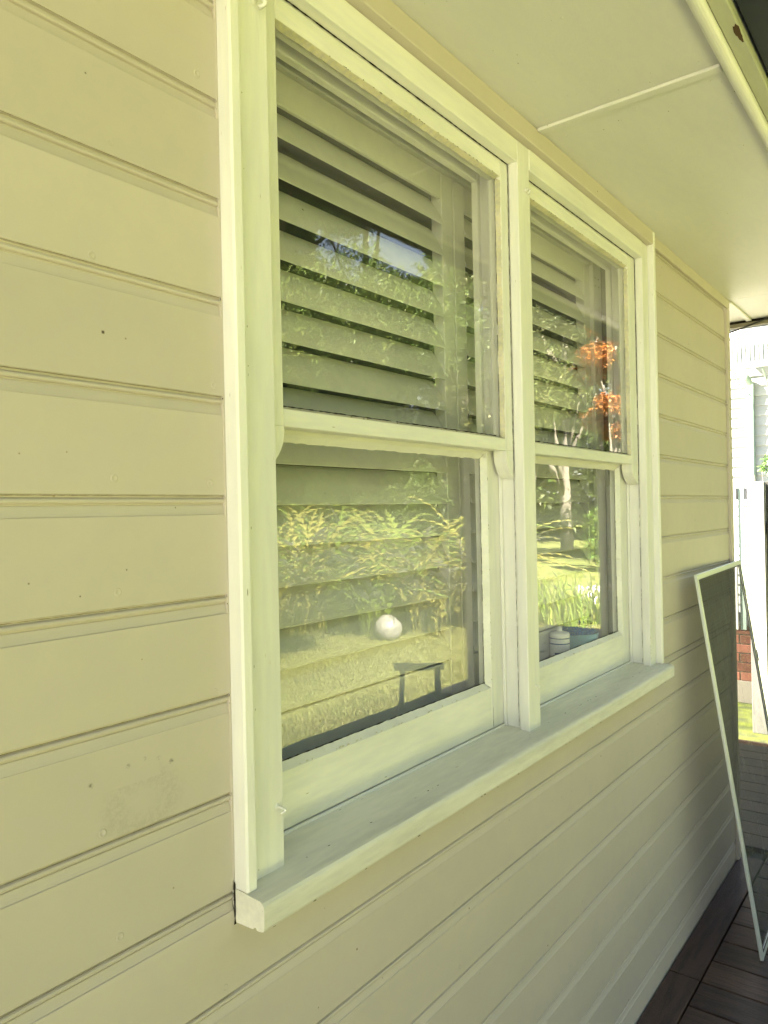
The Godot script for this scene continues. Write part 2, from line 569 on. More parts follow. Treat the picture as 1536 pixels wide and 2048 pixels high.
# ------------------------------------------------------------------ window
func ribbon(parent: Node, called: String, m: Material, x0: float, x1: float, y0: float, y1: float, zf: float, zg: float, w: float, jit: float) -> void:
	# putty bead round a pane: slopes from the arris at zf down to the glass at zg, its inner edge uneven
	var st := new_st()
	var n := noise(int(x0 * 1000) + int(y0 * 777), 38.0, 4)
	for side in 4:
		var horizontal := side < 2
		var a0 := x0 if horizontal else y0
		var a1 := x1 if horizontal else y1
		var steps := int((a1 - a0) / 0.008)
		for i in steps:
			var P := []
			for j in 2:
				var t := lerpf(a0, a1, float(i + j) / steps)
				var jj := w * (1.0 + jit * n.get_noise_2d(t, side * 3.1))
				var ja := 0.0012 * jit * n.get_noise_2d(t * 1.7, side * 9.1 + 4.0)
				var inset := clampf(minf(t - a0, a1 - t), 0.0, jj)
				var e0: float
				var e1: float
				if side == 0:
					e0 = y0 + ja; e1 = y0 + minf(jj, inset + 0.0001)
				elif side == 1:
					e0 = y1 - ja; e1 = y1 - minf(jj, inset + 0.0001)
				elif side == 2:
					e0 = x0 + ja; e1 = x0 + minf(jj, inset + 0.0001)
				else:
					e0 = x1 - ja; e1 = x1 - minf(jj, inset + 0.0001)
				P.append(Vector3(t, e0, zf) if horizontal else Vector3(e0, t, zf))
				P.append(Vector3(t, e1, zg) if horizontal else Vector3(e1, t, zg))
			quad(st, P[0], P[2], P[3], P[1], Vector3(0, 0, 1))
	obj(called, st, m, parent)

func crack_line(parent: Node, a: Vector3, b: Vector3, up: Vector3, width: float, seed_: int, fill := 0.6, m: Material = null) -> void:
	# a broken dark line of dirt where paint has parted
	var st := new_st()
	var n := noise(seed_, 9.0, 3)
	var L := (b - a).length()
	var steps := int(L / 0.004)
	var any := false
	for i in steps:
		var t0 := float(i) / steps
		var t1 := float(i + 1) / steps
		if n.get_noise_1d(t0 * L) * 0.5 + 0.5 > fill: continue
		any = true
		var w0 := width * (0.55 + 0.6 * n.get_noise_1d(t0 * L * 6.0 + 40.0))
		var w1 := width * (0.55 + 0.6 * n.get_noise_1d(t1 * L * 6.0 + 40.0))
		var p := a.lerp(b, t0)
		var q := a.lerp(b, t1)
		quad(st, p - up * w0, q - up * w1, q + up * w1, p + up * w0, Vector3(0, 0, 1))
	if any: obj("crack", st, m if m else M.grime, parent).set_meta("kind", "stuff")

func chips(parent: Node, a: Vector3, b: Vector3, up: Vector3, count: int, size: float, m: Material, seed_: int) -> void:
	# ragged flakes where paint has come away along an edge
	var st := new_st()
	var q := RandomNumberGenerator.new()
	q.seed = seed_
	var along := (b - a).normalized()
	var out := along.cross(up)
	if out.z < 0.0 and absf(out.z) > 0.1: out = -out
	if out.y < 0.0 and absf(out.z) <= 0.1: out = -out
	for k in count:
		var c := a.lerp(b, pow(q.randf(), q.randf_range(0.6, 1.6))) + up * q.randf_range(-0.2, 0.6) * size
		var L := size * q.randf_range(0.5, 2.6)
		var h := size * q.randf_range(0.25, 0.8)
		var n := 9
		var ring := []
		for i in n:
			var t := TAU * i / n
			ring.append(c + along * cos(t) * L * q.randf_range(0.55, 1.15) + up * sin(t) * h * q.randf_range(0.45, 1.2))
		for i in n:
			tri(st, c, ring[i], ring[(i + 1) % n], out)
	obj("paint_chip", st, m, parent).set_meta("kind", "stuff")

func horn(parent: Node, xin: float, xout: float, z0: float, z1: float) -> void:
	# moulded foot of the stile below the meeting rail
	var st := new_st()
	var prof := PackedVector2Array()
	var top := 1.799
	var bot := 1.734
	var pts := [[0.0, 0.0], [0.10, 0.0], [0.25, 0.02], [0.42, 0.09], [0.58, 0.21], [0.72, 0.36], [0.84, 0.54], [0.93, 0.72], [1.0, 0.90]]
	for q in pts:
		prof.append(Vector2(lerpf(xin, xout, q[1]), lerpf(top, bot, q[0])))
	prof.append(Vector2(xout, bot))
	prof.append(Vector2(xout, top))
	var n := prof.size()
	var mid := Vector2((xin + xout) * 0.5, (top + bot) * 0.5)
	for i in n:
		var a := prof[i]
		var b := prof[(i + 1) % n]
		var d := b - a
		var o := Vector2(d.y, -d.x)
		if o.dot((a + b) * 0.5 - mid) < 0: o = -o
		quad(st, Vector3(a.x, a.y, z0), Vector3(b.x, b.y, z0), Vector3(b.x, b.y, z1), Vector3(a.x, a.y, z1), Vector3(o.x, o.y, 0))
	var ids := Geometry2D.triangulate_polygon(prof)
	for k in range(0, ids.size(), 3):
		for s in [[z0, -1.0], [z1, 1.0]]:
			tri(st, Vector3(prof[ids[k]].x, prof[ids[k]].y, s[0]), Vector3(prof[ids[k + 1]].x, prof[ids[k + 1]].y, s[0]), Vector3(prof[ids[k + 2]].x, prof[ids[k + 2]].y, s[0]), Vector3(0, 0, s[1]))
	obj("horn", st, M.sash_y, parent)

func pane(parent: Node, x0: float, x1: float, y0: float, y1: float, z: float) -> void:
	bar("pane", Vector3(x0 - 0.006, y0 - 0.006, z - 0.003), Vector3(x1 + 0.006, y1 + 0.006, z), M.glass, parent, 0.0)

func sash(parent: Node, upper: bool, xa: float, xb: float, ga: float, gb: float) -> void:
	var s := sub("sash", parent)
	var z1 := -0.021 if upper else -0.064
	var z0 := z1 - 0.034
	var zg := z1 - 0.014
	var y0 := 1.799 if upper else 1.139
	var y1 := 2.493 if upper else 1.826
	var g0 := 1.828 if upper else 1.237
	var g1 := 2.447 if upper else 1.792
	bar("stile", Vector3(xa, y0, z0), Vector3(ga, y1, z1), M.sash_y, s)
	bar("stile", Vector3(gb, y0, z0), Vector3(xb, y1, z1), M.sash_y, s)
	bar("rail", Vector3(ga, g1, z0), Vector3(gb, y1, z1 - 0.0005), M.sash_x, s)
	bar("rail", Vector3(ga, y0, z0), Vector3(gb, g0, z1 - 0.0005), M.sash_x, s)
	pane(s, ga, gb, g0, g1, zg)
	var w := 0.005 if upper else 0.011
	ribbon(s, "putty", M.putty if upper else M.sash_x, ga - 0.0003, gb + 0.0003, g0 - 0.0003, g1 + 0.0003, z1 - 0.001, zg + 0.0008, w, 0.5 if upper else 0.22)
	# grime where glass meets putty
	var zc := zg + 0.0012
	crack_line(s, Vector3(ga, g0 + w + 0.0008, zc), Vector3(gb, g0 + w + 0.0008, zc), Vector3.UP, 0.0016, int(xa * 100) + 3, 0.72)
	crack_line(s, Vector3(gb - w - 0.0006, g0, zc), Vector3(gb - w - 0.0006, g1, zc), Vector3.RIGHT, 0.0017, int(xa * 100) + 8, 0.6)
	if upper:
		crack_line(s, Vector3(ga, g1 - 0.002, zc), Vector3(gb, g1 - 0.002, zc), Vector3.UP, 0.0012, int(xa * 100) + 14, 0.55)
		horn(s, gb, xb - 0.002, z0, z1)
		horn(s, ga, xa + 0.002, z0, z1)

func hook(parent: Node, at: Vector3, s: float, turn: float) -> void:
	var st := new_st(false)
	var pts := []
	var rad := []
	for i in 9:
		var t := i / 8.0
		var a := t * 4.2
		var v := Vector3(0, 0, 0)
		if i < 3: v = Vector3(0, 0, 0.004 * i)
		else: v = Vector3(sin(turn) * 0.008 * sin(a - 1.2), -0.010 * (t - 0.25) * 1.6, 0.008 + 0.006 * sin((t - 0.25) * 4.2))
		pts.append(at + v * s)
		rad.append((0.0026 if i > 0 else 0.0042) * s)
	tube(st, pts, rad, 7)
	# blob of old paint round the screw
	var p := PackedVector2Array([Vector2(0.0, 0.003), Vector2(0.003, 0.0026), Vector2(0.0055, 0.0012), Vector2(0.0062, 0.0)])
	for i in 3:
		for k in 10:
			var t0 := TAU * k / 10
			var t1 := TAU * (k + 1) / 10
			var f := func(v: Vector2, t: float) -> Vector3: return at + Vector3(cos(t) * v.x, sin(t) * v.x, v.y) * s
			quad(st, f.call(p[i], t0), f.call(p[i], t1), f.call(p[i + 1], t1), f.call(p[i + 1], t0), Vector3(cos(t0), sin(t0), 1))
	obj("hook", st, M.trim_y, parent)

func build_window() -> void:
	var w := thing("sash_window", "double sash window in peeling cream white timber frame with weathered sill", "window")
	# outer cover strip
	bar("cover_strip", Vector3(0.711, 1.1275, -0.016), Vector3(0.731, SOFFIT - 0.001, 0.0265), M.trim_y, w, 0.003)
	bar("cover_strip", Vector3(2.567, 1.1275, -0.016), Vector3(2.587, SOFFIT - 0.001, 0.0265), M.trim_y, w, 0.003)
	bar("cover_strip", Vector3(0.7312, 2.541, -0.016), Vector3(2.5668, SOFFIT - 0.0005, 0.0255), M.cream_paint_0, w, 0.002)
	# linings
	bar("lining", Vector3(0.7312, 1.118, -0.0195), Vector3(0.804, 2.5405, 0.0070), M.trim_y, w, 0.002)
	bar("mullion", Vector3(1.622, 1.118, -0.0195), Vector3(1.683, 2.5405, 0.0062), M.trim_y, w, 0.002)
	bar("lining", Vector3(2.510, 1.118, -0.0195), Vector3(2.5668, 2.5405, 0.0060), M.trim_y, w, 0.002)
	bar("lining", Vector3(0.8042, 2.487, -0.0195), Vector3(1.6218, 2.5405, 0.0055), M.trim_x, w, 0.002)
	bar("lining", Vector3(1.6832, 2.487, -0.0195), Vector3(2.5098, 2.5405, 0.0075), M.trim_x, w, 0.002)
	# box frame: pulley stiles, head and mullion box
	bar("jamb", Vector3(0.735, 1.118, -0.118), Vector3(0.806, 2.5405, -0.0198), M.trim_y, w, 0.0)
	bar("jamb", Vector3(1.630, 1.118, -0.118), Vector3(1.675, 2.5405, -0.0198), M.trim_y, w, 0.0)
	bar("jamb", Vector3(2.518, 1.118, -0.118), Vector3(2.575, 2.5405, -0.0198), M.trim_y, w, 0.0)
	bar("head", Vector3(0.8062, 2.497, -0.118), Vector3(1.6298, 2.60, -0.0198), M.trim_x, w, 0.0)
	bar("head", Vector3(1.6752, 2.497, -0.118), Vector3(2.5178, 2.60, -0.0198), M.trim_x, w, 0.0)
	for x in [[0.806, 0.814], [1.622, 1.630], [1.675, 1.683], [2.510, 2.518]]:
		bar("parting_bead", Vector3(x[0], 1.125, -0.0635), Vector3(x[1], 1.7985, -0.0555), M.trim_y, w, 0.001)
	# inner staff beads, seen through the glass
	for r in [[0.806, 1.630], [1.675, 2.518]]:
		bar("staff_bead", Vector3(r[0], 1.14, -0.118), Vector3(r[0] + 0.016, 2.497, -0.1005), M.trim_y, w, 0.002)
		bar("staff_bead", Vector3(r[1] - 0.016, 1.14, -0.118), Vector3(r[1], 2.497, -0.1005), M.trim_y, w, 0.002)
		bar("staff_bead", Vector3(r[0] + 0.0162, 2.467, -0.1175), Vector3(r[1] - 0.0162, 2.497, -0.1005), M.trim_x, w, 0.002)
	# sill: slopes outwards with a rounded nose
	var st := new_st()
	var p := PackedVector2Array([Vector2(-0.125, 1.050), Vector2(-0.125, 1.142), Vector2(-0.010, 1.1305), Vector2(0.0505, 1.1262), Vector2(0.0555, 1.1245), Vector2(0.0585, 1.1208),
		Vector2(0.0595, 1.1160), Vector2(0.0590, 1.0900), Vector2(0.0575, 1.0862), Vector2(0.0540, 1.0845), Vector2(0.044, 1.0835), Vector2(0.042, 1.0865), Vector2(0.038, 1.0865), Vector2(0.036, 1.0832), Vector2(-0.0005, 1.0822), Vector2(-0.0005, 1.050)])
	extrude_x(st, p, 0.7105, 2.585)
	obj("sill", st, M.sill_paint, w)
	# hairline beads under the bottom rails
	bar("quad_bead", Vector3(0.8145, 1.133, -0.0635), Vector3(1.6215, 1.1395, -0.0575), M.sash_x, w, 0.002)
	bar("quad_bead", Vector3(1.6835, 1.133, -0.0635), Vector3(2.5095, 1.1395, -0.0575), M.sash_x, w, 0.002)
	sash(w, true, 0.808, 1.628, 0.850, 1.586)
	sash(w, false, 0.808, 1.6275, 0.868, 1.568)
	sash(w, true, 1.677, 2.516, 1.741, 2.446)
	sash(w, false, 1.677, 2.516, 1.745, 2.450)
	# gaps between sash and lining, sill end joint
	crack_line(w, Vector3(0.81, 2.4865, -0.0190), Vector3(1.62, 2.4865, -0.0190), Vector3.UP, 0.002, 61, 0.8)
	crack_line(w, Vector3(1.69, 2.4865, -0.0190), Vector3(2.50, 2.4865, -0.0190), Vector3.UP, 0.0022, 62, 0.85)
	crack_line(w, Vector3(1.6205, 1.14, -0.0204), Vector3(1.6205, 2.487, -0.0204), Vector3.RIGHT, 0.0016, 63, 0.9)
	crack_line(w, Vector3(2.509, 1.14, -0.0204), Vector3(2.509, 2.487, -0.0204), Vector3.RIGHT, 0.0020, 64, 0.6)
	crack_line(w, Vector3(0.7088, 1.080, 0.0012), Vector3(0.7088, 1.140, 0.0012), Vector3.RIGHT, 0.0026, 65, 0.74)
	crack_line(w, Vector3(1.573, 1.142, -0.0634), Vector3(1.573, 1.23, -0.0634), Vector3.RIGHT, 0.0011, 66, 0.5)
	# flaked paint and dirt
	for q in [[0.875, 1.565], [1.750, 2.445]]:
		chips(w, Vector3(q[0], 1.2385, -0.0638), Vector3(q[1], 1.2385, -0.0638), Vector3.UP, 26, 0.0022, M.putty, int(q[0] * 100))
		chips(w, Vector3(q[0], 1.2480, -0.0768), Vector3(q[1], 1.2480, -0.0768), Vector3.UP, 16, 0.0016, M.grime, int(q[0] * 130))
		chips(w, Vector3(q[1] + 0.004, 1.25, -0.0636), Vector3(q[1] + 0.004, 1.78, -0.0636), Vector3.RIGHT, 15, 0.0015, M.bare_grey, int(q[0] * 170))
		chips(w, Vector3(q[0], 2.4462, -0.0208), Vector3(q[1] + 0.01, 2.4462, -0.0208), Vector3.UP, 34, 0.0020, M.bare_grey, int(q[0] * 190))
		chips(w, Vector3(q[0], 1.8285, -0.0208), Vector3(q[1], 1.8285, -0.0208), Vector3.UP, 14, 0.0016, M.bare_grey, int(q[0] * 210))
	chips(w, Vector3(0.72, 1.0865, 0.0597), Vector3(2.57, 1.0865, 0.0597), Vector3.UP, 22, 0.0020, M.bare_grey, 501)
	chips(w, Vector3(1.70, 1.1300, 0.010), Vector3(2.54, 1.1300, 0.010), Vector3.RIGHT.cross(Vector3.UP), 14, 0.0022, M.grime, 502)
	chips(w, Vector3(0.84, 1.1298, 0.018), Vector3(1.60, 1.1298, 0.018), Vector3.RIGHT.cross(Vector3.UP), 8, 0.0018, M.grime, 503)
	chips(w, Vector3(0.7315, 1.14, 0.0272), Vector3(0.7315, 2.5, 0.0272), Vector3.RIGHT, 9, 0.0012, M.bare_grey, 504)
	chips(w, Vector3(2.512, 1.13, 0.0066), Vector3(2.512, 1.25, 0.0066), Vector3.RIGHT, 6, 0.0022, M.bare_grey, 505)
	hook(w, Vector3(0.776, 2.425, 0.0070), 1.3, 0.9)
	hook(w, Vector3(1.662, 2.432, 0.0062), 1.0, -0.6)
	hook(w, Vector3(0.790, 1.222, 0.0070), 0.8, 1.4)
	hook(w, Vector3(1.660, 1.232, 0.0062), 0.6, 0.4)

# ------------------------------------------------------------------ shutters
func shutter(label: String, x0: float, x1: float, l0: float, l1: float) -> void:
	var s := thing("plantation_shutter", label, "shutter", Vector3.ZERO, "white louvred shutters inside the window")
	var z1 := -0.1665
	var z0 := -0.198
	bar("stile", Vector3(x0, 1.165, z0), Vector3(l0, 2.49, z1), M.shutter_paint, s, 0.002)
	bar("stile", Vector3(l1, 1.165, z0), Vector3(x1, 2.49, z1), M.shutter_paint, s, 0.002)
	bar("rail", Vector3(l0 + 0.0003, 2.4245, -0.1780), Vector3(l1 - 0.0003, 2.489, z1 - 0.001), M.shutter_paint, s, 0.002)
	bar("rail", Vector3(l0 + 0.0003, 1.166, z0), Vector3(l1 - 0.0003, 1.292, z1 - 0.001), M.shutter_paint, s, 0.002)
	var st := new_st(true)
	# blade section: a flat ellipse, tilted with its outer edge down
	var prof := PackedVector2Array()
	var th := deg_to_rad(29.0)
	for k in 20:
		var a := TAU * k / 20
		var u := 0.0445 * cos(a)
		var v := 0.0052 * sin(a) * (1.0 if absf(cos(a)) < 0.97 else 0.7)
		# u runs from the outer lower edge to the inner upper edge
		var y := u * cos(th) + v * sin(th)
		var z := -u * sin(th) + v * cos(th)
		prof.append(Vector2(z, y))
	extrude_x(st, prof, l0 + 0.001, l1 - 0.001)
	st.generate_normals()
	var mesh := st.commit()
	for k in 15:
		var o := mob("louvre", mesh, M.shutter_paint, s)
		var yl := 2.358 - 0.0757 * k
		o.position = Vector3(0, yl + 0.039, -0.1845 + rng.randf_range(-0.0004, 0.0004))
		o.rotation.x = rng.randf_range(-0.03, 0.03)

func build_shutters() -> void:
	shutter("louvred white shutter behind the glass of the window away from the house corner", 0.700, 1.607, 0.752, 1.554)
	shutter("louvred white shutter behind the window nearest the house corner", 1.610, 2.484, 1.661, 2.437)
	var f := thing("shutter_frame", "white timber frame holding the two louvred shutters indoors", "frame")
	bar("upright", Vector3(2.4875, 1.142, -0.205), Vector3(2.560, 2.53, -0.155), M.shutter_paint, f, 0.002)
	bar("upright", Vector3(0.640, 1.142, -0.205), Vector3(0.697, 2.53, -0.155), M.shutter_paint, f, 0.002)
	bar("top_bar", Vector3(0.6975, 2.4915, -0.205), Vector3(2.487, 2.53, -0.158), M.shutter_paint, f, 0.002)
	for q in [[2.505, 2.452], [2.535, 2.452], [2.506, 2.424], [2.538, 2.426]]:
		bar("screw_hole", Vector3(q[0] - 0.003, q[1] - 0.002, -0.1552), Vector3(q[0] + 0.003, q[1] + 0.002, -0.1545), M.grime, f, 0.0)

func build_room() -> void:
	var sill := bar("inner_sill", Vector3(0.62, 1.118, -0.225), Vector3(2.60, 1.1415, -0.1255), M.trim_x)
	tag(sill, "white inner window board on which the canister stands", "window board")
	# inner lining of the reveal, then a plain dark room
	for r in [["room_wall", Vector3(-3.3, -0.2, -0.16), Vector3(0.735, 2.62, -0.1185)], ["room_wall", Vector3(2.575, -0.2, -0.16), Vector3(3.55, 2.62, -0.1185)],
		["room_wall", Vector3(0.735, -0.2, -0.16), Vector3(2.575, 1.0485, -0.1185)], ["room_wall", Vector3(0.735, 2.545, -0.16), Vector3(2.575, 2.62, -0.1185)],
		["room_wall", Vector3(-0.6, -0.2, -4.1), Vector3(3.55, 2.62, -4.0)], ["room_wall", Vector3(-0.7, -0.2, -4.0), Vector3(-0.6, 2.62, -0.1605)],
		["room_wall", Vector3(3.45, -0.2, -4.0), Vector3(3.55, 2.62, -0.1605)], ["room_floor", Vector3(-0.6, -0.2, -4.0), Vector3(3.45, -0.1, -0.1605)], ["room_ceiling", Vector3(-0.6, 2.5585, -4.0), Vector3(3.45, 2.62, -0.1605)]]:
		var o := bar(r[0], r[1], r[2], M.room_grey, self, 0.0)
		tag(o, "", "", "", "structure")

# ------------------------------------------------------------------ eaves
func build_eaves() -> void:
	var s := thing("eave_soffit", "pale painted eave lining in flat sheets with cover battens above the window", "soffit")
	var edges := [-3.85, -1.7, 0.0, 1.70, 3.677]
	for i in 4:
		bar("sheet", Vector3(edges[i] + 0.0015, SOFFIT, 0.0), Vector3(edges[i + 1] - 0.0015, SOFFIT + 0.006, 0.470), M.soffit_paint, s, 0.0)
	bar("sheet", Vector3(3.6785, SOFFIT, -1.2), Vector3(4.125, SOFFIT + 0.006, 0.470), M.soffit_paint, s, 0.0)
	bar("sheet", Vector3(3.6785, SOFFIT, -8.0), Vector3(4.125, SOFFIT + 0.006, -1.203), M.soffit_paint, s, 0.0)
	for x in [-1.7, 0.0, 1.703]:
		bar("batten", Vector3(x - 0.013, SOFFIT - 0.0085, 0.0265 if x > 1 else 0.0135), Vector3(x + 0.013, SOFFIT - 0.0002, 0.4445), M.soffit_paint, s, 0.0025)
	bar("batten", Vector3(3.688, SOFFIT - 0.0085, -0.006), Vector3(4.12, SOFFIT - 0.0002, 0.020), M.soffit_paint, s, 0.0025)
	# strip along the wall
	bar("wall_strip", Vector3(2.5875, 2.549, 0.0012), Vector3(3.684, SOFFIT - 0.0003, 0.0135), M.cream_paint_0, s, 0.0015)
	bar("wall_strip", Vector3(-3.39, 2.549, 0.0012), Vector3(0.7105, SOFFIT - 0.0003, 0.0135), M.cream_paint_0, s, 0.0015)
	var sn := new_st(false)
	lathe(sn, PackedVector2Array([Vector2(0, -0.0012), Vector2(0.0026, -0.0009), Vector2(0.0034, 0.0)]), Vector3.ZERO, 10)
	sn.generate_normals()
	var snm := sn.commit()
	for x in [0.45, 0.9, 1.35, 1.65, 1.76, 2.2, 2.65, 3.1, 3.5]:
		for z in [0.06, 0.24, 0.42]:
			var o := mob("nail_head", snm, M.soffit_paint, s)
			o.position = Vector3(x + rng.randf_range(-0.02, 0.02), SOFFIT, z + rng.randf_range(-0.01, 0.01))
	# moulded strip at the outer edge
	var st := new_st()
	var p := PackedVector2Array()
	for k in 9:
		var a := PI * k / 8.0
		p.append(Vector2(0.461 - 0.0125 * cos(a), SOFFIT - 0.011 - 0.010 * sin(a)))
	p.append(Vector2(0.4735, SOFFIT - 0.0004))
	p.append(Vector2(0.4485, SOFFIT - 0.0004))
	extrude_x(st, p, -3.85, 4.10)
	obj("edge_strip", st, M.trim_x, s)
	var f := thing("fascia_board", "olive cream fascia board under the dark gutter with a patch of bare wood", "fascia")
	bar("board", Vector3(-3.85, SOFFIT - 0.004, 0.4745), Vector3(4.105, SOFFIT + 0.12, 0.505), M.fascia_paint, f, 0.002)
	# flaked patch
	var fl := new_st()
	var n := 18
	var cpos := Vector3(1.60, SOFFIT - 0.0046, 0.499)
	for k in n:
		var a0 := TAU * k / n
		var a1 := TAU * (k + 1) / n
		var rr := func(a: float) -> Vector3:
			var e := 1.0 + 0.18 * sin(3.0 * a + 1.0) + 0.1 * sin(7.0 * a)
			return cpos + Vector3(cos(a) * 0.034 * e, 0, sin(a) * 0.0055 * e)
		tri(fl, cpos, rr.call(a0), rr.call(a1), Vector3.DOWN)
	obj("bare_patch", fl, M.bare_wood, f)
	var g := thing("roof_gutter", "dark blue grey roof gutter along the eave edge", "gutter")
	st = new_st()
	p = PackedVector2Array([Vector2(0.5125, SOFFIT + 0.012), Vector2(0.5125, SOFFIT + 0.13), Vector2(0.516, SOFFIT + 0.13), Vector2(0.516, SOFFIT + 0.016), Vector2(0.624, SOFFIT + 0.016), Vector2(0.624, SOFFIT + 0.125), Vector2(0.636, SOFFIT + 0.125), Vector2(0.636, SOFFIT + 0.117), Vector2(0.628, SOFFIT + 0.117), Vector2(0.628, SOFFIT + 0.012)])
	extrude_x(st, p, -3.9, 4.29)
	obj("trough", st, M.gutter_dark, g)
	# the same round the corner
	var f2 := thing("end_fascia", "grey brown fascia and gutter at the far end of the eave", "fascia")
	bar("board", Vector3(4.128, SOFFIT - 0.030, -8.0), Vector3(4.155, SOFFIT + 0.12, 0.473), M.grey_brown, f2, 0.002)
	bar("gap", Vector3(4.1252, SOFFIT - 0.012, -8.0), Vector3(4.1278, SOFFIT - 0.0005, 0.44), M.dark_gap, f2, 0.0)
	bar("trough", Vector3(4.156, SOFFIT - 0.010, -8.0), Vector3(4.27, SOFFIT + 0.11, 0.473), M.gutter_dark, f2, 0.003)

# ------------------------------------------------------------------ deck
func build_deck() -> void:
	var d := thing("deck", "dark brown timber look deck with boards laid square to the wall", "deck")
	for e in [[-1.6, 0.1], [0.1025, 2.6375], [2.6405, 3.70]]:
		bar("border_board", Vector3(e[0], DECK - 0.024, 0.0045), Vector3(e[1], DECK, 0.1045), M.deck_x, d, 0.002)
	var x := -1.5
	var k := 0
	while x < 9.5:
		var z0 := 0.1095
		if x > 3.70: z0 = -1.6
		if x > 5.42: z0 = 0.9
		var z1 := 2.72 if x < 7.7 else 3.5
		bar("deck_board", Vector3(x, DECK - 0.024, z0), Vector3(x + 0.1425, DECK + rng.randf_range(-0.0008, 0.0004), z1), M["deck_z_%d" % rng.randi_range(0, 2)] if x < 5.42 else M.deck_shade_dark, d, 0.0025)  # far boards take the colour darkened in place of shade
		x += 0.1478
		k += 1
	for z in [0.06, 0.6, 1.2, 1.9, 2.69]:
		bar("joist", Vector3(-1.6, DECK - 0.16, z - 0.022), Vector3(5.58, DECK - 0.0245, z + 0.022), M.dark_timber, d, 0.0)
	bar("skirt_board", Vector3(-1.6, GROUND, 2.722), Vector3(7.7, DECK - 0.002, 2.742), M.dark_timber, d, 0.002)
	bar("skirt_board", Vector3(7.74, GROUND, 3.502), Vector3(9.6, DECK - 0.002, 3.522), M.dark_timber, d, 0.002)
	bar("skirt_board", Vector3(5.601, GROUND, -1.6), Vector3(5.621, DECK - 0.026, 0.9), M.deck_z_1, d, 0.002)

